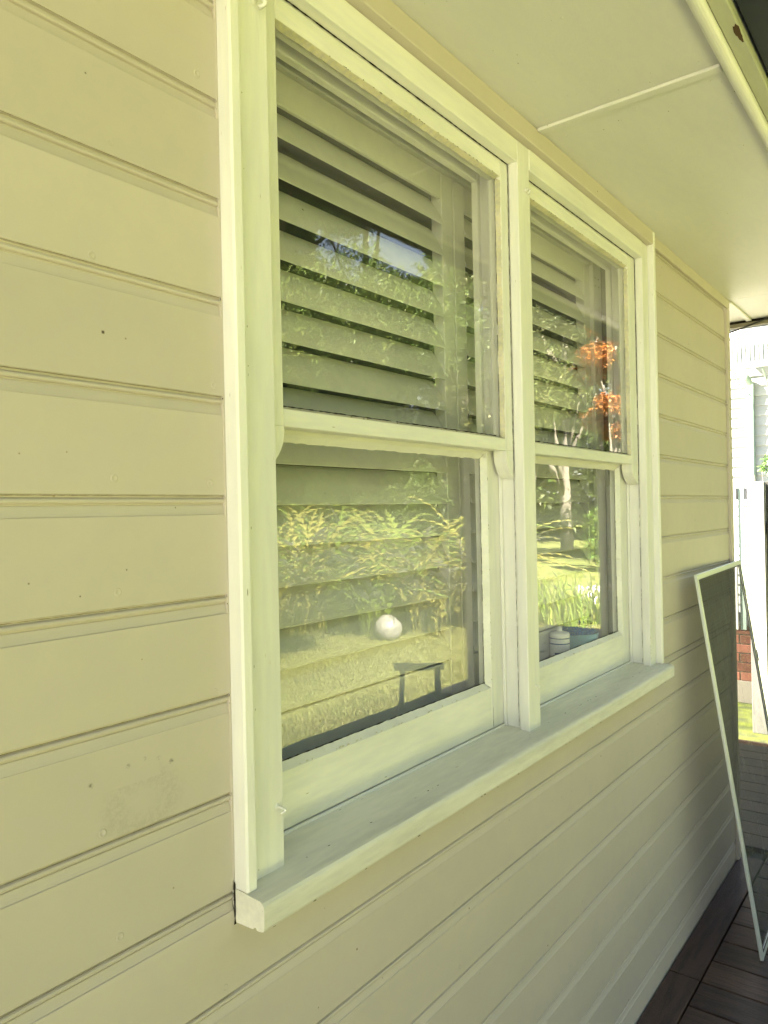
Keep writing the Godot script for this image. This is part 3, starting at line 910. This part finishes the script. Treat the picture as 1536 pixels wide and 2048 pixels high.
# ------------------------------------------------------------------ neighbour
func build_neighbour() -> void:
	var X := 12.0
	var h := thing("neighbour_house", "bright white weatherboard house beyond the corner", "house")
	bar("wall_core", Vector3(X + 0.02, GROUND, -9.0), Vector3(X + 6.0, 4.5, -0.9), M.white_board, h, 0.0)
	var y := GROUND + 0.2
	while y < 4.36:
		var st := new_st()
		var p := PackedVector2Array([Vector2(0.0, 0.0), Vector2(-0.030, 0.0), Vector2(-0.032, 0.008), Vector2(-0.006, 0.150), Vector2(0.0, 0.150)])
		extrude_x(st, p, -9.0, -0.88)
		var o := obj("weatherboard", st, M.white_board, h)
		o.transform = Transform3D(Basis(Vector3(0, 0, 1), Vector3.UP, Vector3(1, 0, 0)), Vector3(X + 0.02, y, 0))
		y += 0.145
	bar("corner_board", Vector3(X - 0.012, GROUND, -0.895), Vector3(X + 0.05, 4.42, -0.80), M.white_gloss, h, 0.003)
	bar("eave_board", Vector3(X - 0.20, 4.44, -9.2), Vector3(X + 6.2, 4.50, -0.6), M.white_gloss, h, 0.003)
	bar("gutter", Vector3(X - 0.32, 4.42, -9.2), Vector3(X - 0.201, 4.53, -0.6), M.white_gloss, h, 0.01)
	var st2 := new_st()
	quad(st2, Vector3(X - 0.3, 4.53, -9.2), Vector3(X - 0.3, 4.53, -0.6), Vector3(X + 3.0, 6.0, -0.6), Vector3(X + 3.0, 6.0, -9.2), Vector3(-1, 1, 0))
	quad(st2, Vector3(X + 6.3, 4.53, -9.2), Vector3(X + 6.3, 4.53, -0.6), Vector3(X + 3.0, 6.0, -0.6), Vector3(X + 3.0, 6.0, -9.2), Vector3(1, 1, 0))
	tri(st2, Vector3(X - 0.3, 4.53, -0.6), Vector3(X + 6.3, 4.53, -0.6), Vector3(X + 3.0, 6.0, -0.6), Vector3(0, 0, 1))
	obj("roof", st2, M.white_board, h)
	# downpipe
	var pts := [Vector3(X - 0.06, 3.42, -1.545), Vector3(X - 0.06, GROUND, -1.545)]
	var st := new_st(false)
	tube(st, pts, [0.045, 0.045], 12)
	obj("downpipe", st, M.pale_green_metal, h)
	st = new_st(false)
	tube(st, [Vector3(X - 0.06, 3.40, -1.545), Vector3(X - 0.10, 3.52, -1.60), Vector3(X - 0.10, 3.58, -1.72)], [0.05, 0.05, 0.05], 10)
	obj("downpipe", st, M.pale_green_metal, h)
	# window hood with ribbed front
	var hood := thing("window_hood", "white ribbed window hood on the neighbouring house wall", "awning")
	bar("top_board", Vector3(X - 0.52, 3.90, -1.74), Vector3(X - 0.025, 3.985, -0.95), M.white_gloss, hood, 0.01)
	bar("bottom_board", Vector3(X - 0.60, 3.56, -1.735), Vector3(X - 0.54, 3.635, -0.95), M.white_gloss, hood, 0.01)
	for k in 14:
		var z := -1.705 + k * 0.056
		bar("rib", Vector3(X - 0.575, 3.632, z), Vector3(X - 0.535, 3.905, z + 0.036), M.white_gloss, hood, 0.006)
	bar("back_sheet", Vector3(X - 0.534, 3.63, -1.73), Vector3(X - 0.52, 3.90, -0.95), M.pale_green_metal, hood, 0.0)
	for z in [-1.66, -1.30]:
		var s3 := new_st()
		tube(s3, [Vector3(X - 0.03, 3.30, z), Vector3(X - 0.5, 3.55, z)], [0.012, 0.012], 6)
		obj("bracket", s3, M.pale_green_metal, hood)
	# rolled blind above the hood
	var roll := thing("rolled_awning", "white rolled awning under the neighbouring eave with a loop of black cable", "awning")
	st = new_st(false)
	tube(st, [Vector3(X - 0.16, 4.13, -1.80), Vector3(X - 0.16, 4.13, -1.77), Vector3(X - 0.16, 4.125, -1.72), Vector3(X - 0.16, 4.115, -0.95)], [0.02, 0.055, 0.075, 0.075], 14)
	obj("roller", st, M.white_gloss, roll)
	st = new_st(false)
	var ring := []
	var rad := []
	for k in 15:
		var a := PI * k / 14.0
		ring.append(Vector3(X - 0.24, 4.07 - 0.085 * sin(a), -1.485 - 0.06 * cos(a)))
		rad.append(0.011)
	tube(st, ring, rad, 6)
	obj("cable_loop", st, M.black_rubber, roll)
	st = new_st(false)
	tube(st, [Vector3(X - 0.22, 4.08, -1.68), Vector3(X - 0.20, 3.99, -1.60)], [0.008, 0.008], 6)
	obj("strap", st, M.black_rubber, roll)
	# climbing plant against the wall
	var v := thing("wall_plant", "thin green shrub in front of the white weatherboards", "shrub", Vector3(X - 0.8, GROUND, -1.22))
	st = new_st(false)
	for k in 5:
		var z := -0.08 + 0.05 * k
		tube(st, [Vector3(0, 0, z * 0.3), Vector3(0.02, 1.3, z), Vector3(0.03, 2.35, z * 2.0)], [0.012, 0.009, 0.004], 5)
	obj("stem", st, M.bark_dark, v)
	leaf_cloud("leaves", v, [[Vector3(0, 2.50, 0.02), Vector3(0.12, 0.14, 0.10)], [Vector3(0.0, 2.42, 0.16), Vector3(0.12, 0.2, 0.12)]], 120, 0.055, Color(0.06, 0.12, 0.03), 0.4, M.leaf_green)
	# pale path, added to bounce sunlight up to the far soffit
	var sp := bar("added_bounce_path", Vector3(5.65, GROUND - 0.05, -9.0), Vector3(11.5, GROUND + 0.012, -1.0), M.bounce_concrete, self, 0.0)
	tag(sp, "", "", "", "structure")
	var dw := bar("added_bounce_slab", Vector3(-14.0, GROUND - 0.05, -10.0), Vector3(-3.6, GROUND + 0.012, 5.0), M.bounce_concrete, self, 0.0)  # added out of view, throws neutral sunlight onto left-facing trim
	tag(dw, "", "", "", "structure")
	# white-washed post and pale boards, dark gate
	var f := thing("garden_fence", "pale weathered boards and thick post beyond the house corner", "fence")
	bar("post", Vector3(7.0, GROUND, -0.605), Vector3(7.12, 1.85, -0.478), M.grey_post, f, 0.004)
	bar("board", Vector3(7.16, 0.55, -0.86), Vector3(7.19, 1.83, -0.735), M.white_gloss, f, 0.003)
	bar("board", Vector3(7.18, 0.55, -0.722), Vector3(7.20, 1.83, -0.672), M.pale_green_metal, f, 0.003)
	bar("board", Vector3(7.16, 0.55, -1.06), Vector3(7.19, 1.83, -0.87), M.white_gloss, f, 0.003)
	bar("rail", Vector3(7.195, 1.70, -1.06), Vector3(7.235, 1.80, -0.61), M.grey_post, f, 0.003)
	bar("rail", Vector3(7.195, 0.60, -1.06), Vector3(7.235, 0.70, -0.61), M.grey_post, f, 0.003)
	var gt := thing("garden_gate", "dark timber gate beside the pale post", "gate")
	for k in 6:
		bar("plank", Vector3(7.03, GROUND + 0.05, -0.470 + k * 0.15), Vector3(7.055, 1.85, -0.328 + k * 0.15), M.dark_timber, gt, 0.003)
	for yy in [0.2, 1.4]:
		bar("rail", Vector3(7.056, yy, -0.48), Vector3(7.10, yy + 0.1, 0.41), M.dark_timber, gt, 0.003)
	# low red brick wall
	var bw := thing("low_brick_wall", "low red brick garden wall seen through the leaning screen", "wall")
	bar("footing", Vector3(8.0, GROUND, -3.0), Vector3(8.2, -0.08, -0.62), M.concrete, bw, 0.004)
	bar("mortar", Vector3(8.012, -0.08, -3.0), Vector3(8.19, 0.47, -0.62), M.mortar, bw, 0.0)
	for r in 6:
		for c in 9:
			var z0 := -3.0 + c * 0.262 + (0.13 if r % 2 else 0.0)
			var z1 := minf(z0 + 0.25, -0.62)
			if z1 - z0 < 0.04: continue
			bar("brick", Vector3(8.0, -0.078 + r * 0.0915, z0), Vector3(8.1, -0.078 + r * 0.0915 + 0.080, z1), M["brick_%d" % rng.randi_range(0, 2)], bw, 0.003)
	bar("capping", Vector3(7.97, 0.4705, -3.0), Vector3(8.22, 0.53, -0.6), M.dark_timber, bw, 0.004)

# ------------------------------------------------------------------ plants
func leaf_mesh(len_: float) -> ArrayMesh:
	var st := new_st()
	var r := RandomNumberGenerator.new()
	r.seed = 99
	for k in 4:
		var d := Vector3(r.randf_range(-1, 1), r.randf_range(-0.8, 0.5), r.randf_range(-1, 1)).normalized()
		var side := d.cross(Vector3(r.randf_range(-0.4, 0.4), 1, r.randf_range(-0.4, 0.4))).normalized() * len_ * 0.19
		var base := Vector3(r.randf_range(-1, 1), r.randf_range(-1, 1), r.randf_range(-1, 1)) * len_ * 0.5
		var mid := base + d * len_ * 0.45
		var tip := base + d * len_ + Vector3(0, -0.2 * len_, 0)
		for t in [[base, mid - side, mid + side], [mid - side, tip, mid + side]]:
			for q in t:
				st.add_vertex(q)
	st.generate_normals()
	return st.commit()

func in_clearing(w: Vector3) -> bool:
	# one ragged opening in the canopy where the blue sky shows
	var v := w - Vector3(0.9, 2.2, 0.0)
	var az := rad_to_deg(atan2(v.z, v.x))
	var el := rad_to_deg(atan2(v.y, Vector2(v.x, v.z).length()))
	var e := pow((az - 34.8 - 0.35 * (el - 19.0)) / 2.0, 2) + pow((el - 19.5) / 2.6, 2)
	return v.z > 3.0 and e < 1.0 + 0.5 * sin(az * 5.0) * sin(el * 4.0)

func leaf_cloud(called: String, parent: Node, lumps: Array, count: int, size: float, c: Color, vary: float, m: Material) -> void:
	var mm := MultiMesh.new()
	mm.transform_format = MultiMesh.TRANSFORM_3D
	mm.use_colors = true
	mm.mesh = leaf_mesh(size)
	mm.instance_count = count
	for i in count:
		var l: Array = lumps[rng.randi_range(0, lumps.size() - 1)]
		var p := Vector3.ZERO
		for t in 12:
			p = l[0] + Vector3(rng.randfn(), rng.randfn(), rng.randfn()).normalized() * pow(rng.randf(), 0.45) * l[1]
			if not in_clearing(parent.position + p): break
		var b := Basis.from_euler(Vector3(rng.randf_range(-0.7, 0.7), rng.randf() * TAU, rng.randf_range(-0.7, 0.7))).scaled(Vector3.ONE * rng.randf_range(0.7, 1.35))
		mm.set_instance_transform(i, Transform3D(b, p))
		var k := 1.0 + vary * rng.randf_range(-1, 1)
		mm.set_instance_color(i, Color(c.r * k * rng.randf_range(0.85, 1.2), c.g * k, c.b * k * rng.randf_range(0.7, 1.2)))
	var o := MultiMeshInstance3D.new()
	o.multimesh = mm
	o.material_override = m
	place(o, called, parent)
	if parent != self: o.set_meta("kind", "stuff")

func tree(called: String, label: String, at: Vector3, h: float, base_h: float, rad: float, count: int, leaf: float, c: Color, bark: Material, trunk_r: float, lumps_n := 14, group := "trees round the lawn") -> void:
	var t := thing(called, label, "tree", at, group)
	var st := new_st(false)
	var lean := Vector3(rng.randf_range(-0.05, 0.05), 0, rng.randf_range(-0.05, 0.05)) * h
	var pts := []
	var rr := []
	for i in 6:
		var k := i / 5.0
		pts.append(Vector3(sin(k * 3.0) * 0.04 * h * 0.3, 0, cos(k * 2.3) * 0.02 * h) + lean * k + Vector3(0, h * 0.8 * k, 0))
		rr.append(trunk_r * (1.0 - 0.8 * k))
	tube(st, pts, rr, 10)
	var lumps := []
	for i in lumps_n:
		var a := TAU * i / lumps_n * 2.4 + rng.randf_range(-0.3, 0.3)
		var yy := lerpf(base_h, h * 0.92, float(i) / lumps_n)
		var prof := sin(PI * clampf((yy - base_h) / (h - base_h) * 0.85 + 0.12, 0, 1))
		var p := Vector3(cos(a), 0, sin(a)) * rad * 0.68 * prof * rng.randf_range(0.6, 1.1) + Vector3(0, yy, 0) + lean
		lumps.append([p, Vector3(1, 0.7, 1) * rad * rng.randf_range(0.28, 0.46)])
		var from: Vector3 = pts[mini(4, 1 + int(i * 4.0 / lumps_n))]
		tube(st, [from, from.lerp(p, 0.5) + Vector3(0, -0.15, 0), p], [trunk_r * 0.34, trunk_r * 0.22, trunk_r * 0.08], 6)
	obj("trunk", st, bark, t)
	leaf_cloud("crown", t, lumps, count, leaf, c, 0.45, M.leaf_green)

func polar(az: float, r: float, y := GROUND) -> Vector3:
	# the garden that the glass mirrors, by direction and distance from the house wall
	return Vector3(r * cos(deg_to_rad(az)), y, -0.98 + r * sin(deg_to_rad(az)))

func frond_mesh(seed_: int) -> ArrayMesh:
	var st := new_st()
	var r := RandomNumberGenerator.new()
	r.seed = seed_
	for f in 38:
		var a := r.randf() * TAU
		var L := r.randf_range(1.5, 2.9)
		var arch := r.randf_range(0.6, 1.35)
		var d := Vector3(cos(a), 0, sin(a))
		var base := Vector3(r.randf_range(-0.35, 0.35), 0, r.randf_range(-0.35, 0.35))
		var side := d.cross(Vector3.UP)
		var prev := base
		var n := 16
		for i in n:
			var t := float(i + 1) / n
			var p := base + Vector3(0, L * (t - 0.42 * arch * t * t * t), 0) + d * (L * arch * 0.62 * t * t)
			quad(st, prev - side * 0.006, prev + side * 0.006, p + side * 0.006, p - side * 0.006, d)
			if t > 0.15:
				var w := 0.085 * sin(PI * clampf(t * 0.92 + 0.08, 0, 1)) + 0.02
				for s in [-1.0, 1.0]:
					var q: Vector3 = p + side * s * w + Vector3(0, -0.03, 0) + (p - prev) * 0.5
					tri(st, prev.lerp(p, 0.2), p, q, Vector3.UP)
			prev = p
	st.generate_normals()
	return st.commit()

func blade_mesh(seed_: int, n: int, h: float, spread: float, w: float) -> ArrayMesh:
	var st := new_st()
	var r := RandomNumberGenerator.new()
	r.seed = seed_
	for k in n:
		var a := r.randf() * TAU
		var d := Vector3(cos(a), 0, sin(a))
		var s := d.cross(Vector3.UP) * w
		var b := Vector3(r.randf_range(-spread, spread), 0, r.randf_range(-spread, spread))
		var L := h * r.randf_range(0.6, 1.2)
		var m := b + Vector3(0, L * 0.6, 0) + d * L * 0.15
		var t := b + Vector3(0, L * r.randf_range(0.75, 1.0), 0) + d * L * r.randf_range(0.3, 0.6)
		quad(st, b - s, b + s, m + s * 0.8, m - s * 0.8, d)
		tri(st, m - s * 0.8, m + s * 0.8, t, d)
	st.generate_normals()
	return st.commit()

func build_garden() -> void:
	# tall trees whose crowns fill the upper panes
	tree("leafy_tree", "broad leafy tree over the ferns by the lawn edge", polar(46, 17), 15.0, 2.2, 5.2, 42000, 0.09, Color(0.10, 0.15, 0.04), M.bark_dark, 0.22, 18)
	tree("leafy_tree", "leafy tree standing behind the fern bed", polar(38.5, 20), 14.5, 2.4, 3.8, 30000, 0.095, Color(0.09, 0.14, 0.04), M.bark_dark, 0.2, 14)
	tree("leafy_tree", "olive leafy tree near the middle of the lawn edge", polar(30.5, 24), 13.0, 2.2, 4.6, 30000, 0.10, Color(0.11, 0.135, 0.045), M.bark_pale, 0.22, 16)
	tree("leafy_tree", "tall leafy tree behind the broad one over the ferns", polar(51, 23), 17.0, 2.0, 5.6, 26000, 0.12, Color(0.09, 0.14, 0.04), M.bark_dark, 0.25, 18)
	tree("leafy_tree", "dense leafy tree deep in the garden behind the fern bed", polar(42.5, 27), 18.0, 2.0, 4.2, 22000, 0.13, Color(0.085, 0.13, 0.04), M.bark_dark, 0.25, 18)
	tree("gum_tree", "tall pale trunked gum tree far across the lawn", polar(23.4, 36), 12.5, 6.5, 3.8, 4500, 0.2, Color(0.08, 0.095, 0.045), M.bark_pale, 0.34, 14)
	tree("gum_tree", "slender pale gum tree behind the lawn", polar(26.4, 42), 13.0, 6.0, 3.8, 4500, 0.2, Color(0.075, 0.10, 0.04), M.bark_pale, 0.30, 14)
	tree("red_tree", "tree with orange red foliage and bare pale branches", polar(20.3, 25), 8.9, 4.4, 1.45, 4200, 0.12, Color(0.34, 0.135, 0.04), M.bark_pale, 0.20, 10)
	tree("leafy_tree", "spreading tree beyond the red tree", polar(15.5, 30), 8.5, 2.0, 4.5, 5000, 0.2, Color(0.08, 0.115, 0.03), M.bark_dark, 0.25, 14)
	# unseen tree, added so its boughs block sky light from the lower wall
	var shade := thing("added_sky_blocker_tree", "unseen large tree added beside the deck, its boughs spread over it to block sky light", "tree", Vector3(-5.6, GROUND, 5.0))
	var tst := new_st(false)
	tube(tst, [Vector3(0, 0, 0), Vector3(0.1, 2.0, 0.05), Vector3(0.5, 4.2, -0.3), Vector3(1.4, 6.2, -0.8)], [0.36, 0.30, 0.26, 0.16], 10)
	var sl := []
	for i in 22:
		var c := Vector3(1.0 + 9.0 * (i % 8) / 7.0 + rng.randf_range(-0.5, 0.5), 6.6 + rng.randf_range(-0.5, 0.9), -3.9 + 1.5 * int(i / 8) + rng.randf_range(-0.4, 0.4))
		sl.append([c, Vector3(1.05, 0.5, 0.95)])
		tube(tst, [Vector3(0.8, 5.2, -0.4), Vector3(0.8, 5.2, -0.4).lerp(c, 0.5) + Vector3(0, 0.5, 0), c], [0.11, 0.07, 0.03], 6)
	obj("trunk", tst, M.bark_dark, shade)
	leaf_cloud("crown", shade, sl, 9000, 0.2, Color(0.09, 0.135, 0.04), 0.45, M.leaf_green)
	for q in [[57, 18, 16, 5.6], [70, 16, 15, 5.4], [84, 17, 16, 5.6], [100, 18, 16, 5.6], [118, 17, 15, 5.4]]:  # row added to hide sky and tint the light on the wall
		tree("added_tint_tree", "full green tree across the lawn, one of the row added to tint the light on the wall", polar(q[0], q[1]), q[2], 1.4, q[3], 6000, 0.28, Color(0.10, 0.15, 0.04), M.bark_dark, 0.22, 16, "trees added facing the wall for light tint")
	for k in 12:
		var az := 8.0 + k * 5.2
		tree("far_tree", "distant tree of the belt behind the lawn", polar(az, 50 + rng.randf_range(-5, 8)), 19.0 + rng.randf_range(-2.5, 3.5), 1.0, 8.0, 3000, 0.55, Color(0.06, 0.09, 0.028), M.bark_dark, 0.3, 12, "belt of trees behind the lawn")
	# fern bed
	var fm := [frond_mesh(3), frond_mesh(8), frond_mesh(15)]
	var fmat := [mat("fern_a", col(0.14, 0.21, 0.04), 0.6, 0.3), mat("fern_b", col(0.18, 0.23, 0.045), 0.6, 0.3), mat("fern_c", col(0.25, 0.24, 0.065), 0.6, 0.3)]
	for m in fmat:
		m.cull_mode = BaseMaterial3D.CULL_DISABLED
		m.backlight_enabled = true
		m.backlight = Color(0.6, 0.6, 0.6)
	for k in 22:
		var az := 30.5 + k * 0.78 + rng.randf_range(-0.4, 0.4)
		var o := mob("fern", fm[k % 3], fmat[rng.randi_range(0, 2)], self)
		o.position = polar(az, rng.randf_range(11.6, 14.2))
		o.rotation.y = rng.randf() * TAU
		o.scale = Vector3.ONE * rng.randf_range(0.75, 1.08)
		tag(o, "arching yellow green fern in the bed by the lawn", "fern", "ferns in the garden bed")
	# strappy plants, shrub and stones to the right
	var bm := blade_mesh(5, 26, 0.95, 0.22, 0.011)
	for k in 9:
		var o := mob("strappy_plant", bm, fmat[k % 2], self)
		o.position = polar(21.0 + k * 0.66, 12.9 + rng.randf_range(-0.6, 0.8))
		o.rotation.y = rng.randf() * TAU
		tag(o, "clump of upright strappy leaves at the garden edge", "plant", "strappy plants at the garden edge")
	var sh := thing("green_shrub", "bright green rounded shrub on the lawn", "shrub", polar(21.3, 24))
	leaf_cloud("leaves", sh, [[Vector3(0, 0.8, 0), Vector3(0.7, 0.8, 0.7)], [Vector3(0.1, 1.4, 0.1), Vector3(0.5, 0.6, 0.5)]], 1500, 0.10, Color(0.12, 0.20, 0.035), 0.4, M.leaf_green)
	for k in 26:
		var st := new_st(false)
		var p := PackedVector2Array()
		for i in 7:
			var a := PI * i / 6.0
			p.append(Vector2(sin(a) * 0.16, -cos(a) * 0.11))
		lathe(st, p, Vector3.ZERO, 9)
		var o := obj("garden_stone", st, M.pebble_white)
		o.position = polar(rng.randf_range(19.6, 23.0), rng.randf_range(15.0, 18.0)) + Vector3(0, 0.06, 0)
		o.scale = Vector3(rng.randf_range(0.7, 1.5), rng.randf_range(0.7, 1.3), rng.randf_range(0.7, 1.5))
		o.rotation.y = rng.randf() * TAU
		tag(o, "pale rounded stone edging the garden bed", "stone", "pale stones by the bed")
	# white ball
	var sp := SphereMesh.new()
	sp.radius = 0.205
	sp.height = 0.41
	var b := mob("garden_ball", sp, M.ball_white)
	b.position = polar(37.3, 11.3) + Vector3(0, 0.2, 0)
	tag(b, "plain white ball lying on the sunlit lawn before the ferns", "ball")
	# grass
	var mm := MultiMesh.new()
	mm.transform_format = MultiMesh.TRANSFORM_3D
	mm.use_colors = true
	mm.mesh = blade_mesh(21, 9, 0.055, 0.06, 0.003)
	mm.instance_count = 42000
	for i in mm.instance_count:
		var az := rng.randf_range(17.0, 50.0)
		var r := 4.4 + 11.0 * pow(rng.randf(), 0.8)
		var p := polar(az, r)
		if p.x < 9.7 and p.z < (2.8 if p.x < 7.7 else 3.55): p.z += 2.2 if p.z < 1.3 else 1.0 + rng.randf() * 1.5
		mm.set_instance_transform(i, Transform3D(Basis(Vector3.UP, rng.randf() * TAU).scaled(Vector3.ONE * rng.randf_range(0.7, 1.5)), p))
		var k := rng.randf_range(0.7, 1.35)
		mm.set_instance_color(i, Color(0.215 * k, 0.22 * k * rng.randf_range(0.9, 1.15), 0.08 * k))
	var g := MultiMeshInstance3D.new()
	g.multimesh = mm
	g.material_override = M.leaf_green
	place(g, "grass", self)
	tag(g, "dry short grass of the lawn", "grass", "", "stuff")

# ------------------------------------------------------------------ small things
func build_small_things() -> void:
	# leaning fly screen
	var s := thing("fly_screen", "tall aluminium framed fly screen leaning on the wall by the corner", "screen")
	var TL := Vector3(2.860, 1.405, 0.052)
	var BL := Vector3(2.872, DECK + 0.001, 0.246)
	var across := Vector3(3.722, 1.404, 0.016) - TL
	var down := BL - TL
	var H := down.length()
	var W := across.length()
	var ex := across / W
	var ey := -down / H
	ey = (ey - ex * ey.dot(ex)).normalized()
	var ez := ex.cross(ey)
	var xf := Transform3D(Basis(ex, ey, ez), BL)
	var fw := 0.021
	for b in [[Vector3(0, 0, 0), Vector3(fw, H, 0.011)], [Vector3(W - fw, 0, 0), Vector3(W, H, 0.011)], [Vector3(fw + 0.0003, 0, 0.0005), Vector3(W - fw - 0.0003, fw, 0.0105)], [Vector3(fw + 0.0003, H - fw, 0.0005), Vector3(W - fw - 0.0003, H, 0.0105)]]:
		var st := new_st()
		cbox(st, b[0], b[1], 0.0018, xf)
		obj("frame_bar", st, M.aluminium, s)
	var ms := new_st()
	quad(ms, xf * Vector3(fw - 0.003, fw - 0.003, 0.005), xf * Vector3(W - fw + 0.003, fw - 0.003, 0.005), xf * Vector3(W - fw + 0.003, H - fw + 0.003, 0.005), xf * Vector3(fw - 0.003, H - fw + 0.003, 0.005), ez)
	obj("mesh_sheet", ms, M.fly_mesh, s)
	var sp := new_st()
	for b in [[Vector3(fw, fw, 0.0095), Vector3(fw + 0.004, H - fw, 0.0118)], [Vector3(W - fw - 0.004, fw, 0.0095), Vector3(W - fw, H - fw, 0.0118)], [Vector3(fw + 0.0042, fw, 0.0095), Vector3(W - fw - 0.0042, fw + 0.004, 0.0118)], [Vector3(fw + 0.0042, H - fw - 0.004, 0.0095), Vector3(W - fw - 0.0042, H - fw, 0.0118)]]:
		cbox(sp, b[0], b[1], 0.001, xf)
	obj("spline", sp, M.black_rubber, s)
	var cl := new_st()
	cbox(cl, Vector3(W - 0.004, H * 0.66, -0.003), Vector3(W + 0.008, H * 0.66 + 0.05, 0.014), 0.002, xf)
	obj("clip", cl, M.gutter_dark, s)
	# canister and bowl on the inner window board
	var c := thing("canister", "white canister with blue bands on the inner window board", "canister", Vector3(2.118, 1.1418, -0.138))
	var st := new_st(false)
	lathe(st, PackedVector2Array([Vector2(0, 0), Vector2(0.027, 0), Vector2(0.030, 0.003), Vector2(0.030, 0.121), Vector2(0.0292, 0.124)]), Vector3.ZERO)
	obj("body", st, M.enamel_white, c)
	st = new_st(false)
	lathe(st, PackedVector2Array([Vector2(0.0292, 0.1242), Vector2(0.0302, 0.126), Vector2(0.0302, 0.139), Vector2(0.0285, 0.143), Vector2(0.012, 0.147), Vector2(0.0075, 0.149), Vector2(0.0085, 0.156), Vector2(0.006, 0.161), Vector2(0, 0.162)]), Vector3.ZERO)
	obj("lid", st, M.enamel_white, c)
	for y in [0.110, 0.126]:
		st = new_st(false)
		lathe(st, PackedVector2Array([Vector2(0.0300, y), Vector2(0.0306, y + 0.0006), Vector2(0.0306, y + 0.0026), Vector2(0.0300, y + 0.0032)]), Vector3.ZERO)
		obj("band", st, M.enamel_blue, c)
	st = new_st()
	for k in 8:
		var a0 := 2.35 + 0.11 * k
		var a1 := a0 + 0.11
		var q0 := Vector3(cos(a0) * 0.0304, 0, sin(a0) * 0.0304)
		var q1 := Vector3(cos(a1) * 0.0304, 0, sin(a1) * 0.0304)
		quad(st, q0 + Vector3(0, 0.052, 0), q1 + Vector3(0, 0.052, 0), q1 + Vector3(0, 0.086, 0), q0 + Vector3(0, 0.086, 0), q0)
	obj("label_patch", st, M.enamel_blue, c)
	var bo := thing("bowl", "teal bowl with a blue woven rim beside the white canister", "bowl", Vector3(2.272, 1.1418, -0.150))
	st = new_st(false)
	lathe(st, PackedVector2Array([Vector2(0, 0), Vector2(0.050, 0), Vector2(0.055, 0.004), Vector2(0.068, 0.122), Vector2(0.066, 0.122), Vector2(0.053, 0.006), Vector2(0, 0.006)]), Vector3.ZERO)
	obj("body", st, M.teal_glaze, bo)
	st = new_st(false)
	for k in 36:
		var a := TAU * k / 36
		for q in 2:
			var y0 := 0.122 + q * 0.013
			tube(st, [Vector3(cos(a) * 0.069, y0, sin(a) * 0.057), Vector3(cos(a + 0.17) * 0.0695, y0 + 0.014, sin(a + 0.17) * 0.0575)], [0.0036, 0.0036], 5)
			tube(st, [Vector3(cos(a + 0.17) * 0.069, y0, sin(a + 0.17) * 0.057), Vector3(cos(a) * 0.0695, y0 + 0.014, sin(a) * 0.0575)], [0.0036, 0.0036], 5)
	obj("woven_rim", st, M.blue_weave, bo)
	# low stool at the deck edge, seen in the glass
	var so := thing("sawhorse", "low dark sawhorse standing near the outer deck edge", "sawhorse", Vector3(4.95, DECK, 2.47))
	so.rotation.y = 0.9
	st = new_st()
	cbox(st, Vector3(-0.21, 0.33, -0.022), Vector3(0.19, 0.385, 0.022), 0.004)
	obj("top_bar", st, M.dark_timber, so)
	for q in [[-0.14, 0.045], [-0.14, -0.045], [0.13, 0.10], [0.13, -0.10]]:
		st = new_st(false)
		tube(st, [Vector3(q[0], 0.345, q[1] * 0.25), Vector3(q[0] * 1.12, 0.002, q[1])], [0.021, 0.021], 6)
		obj("leg", st, M.dark_timber, so)
	# black cable at the eave corner
	st = new_st(false)
	var pts := []
	var rad := []
	for i in 15:
		var t := i / 14.0
		pts.append(Vector3(4.11, lerpf(2.498, 2.585, pow(t, 1.9)), lerpf(-0.40, 0.11, t)))
		rad.append(0.0042)
	tube(st, pts, rad, 8)
	var cb := obj("cable", st, M.black_rubber)
	tag(cb, "black cable looping down under the far end of the eave", "cable")
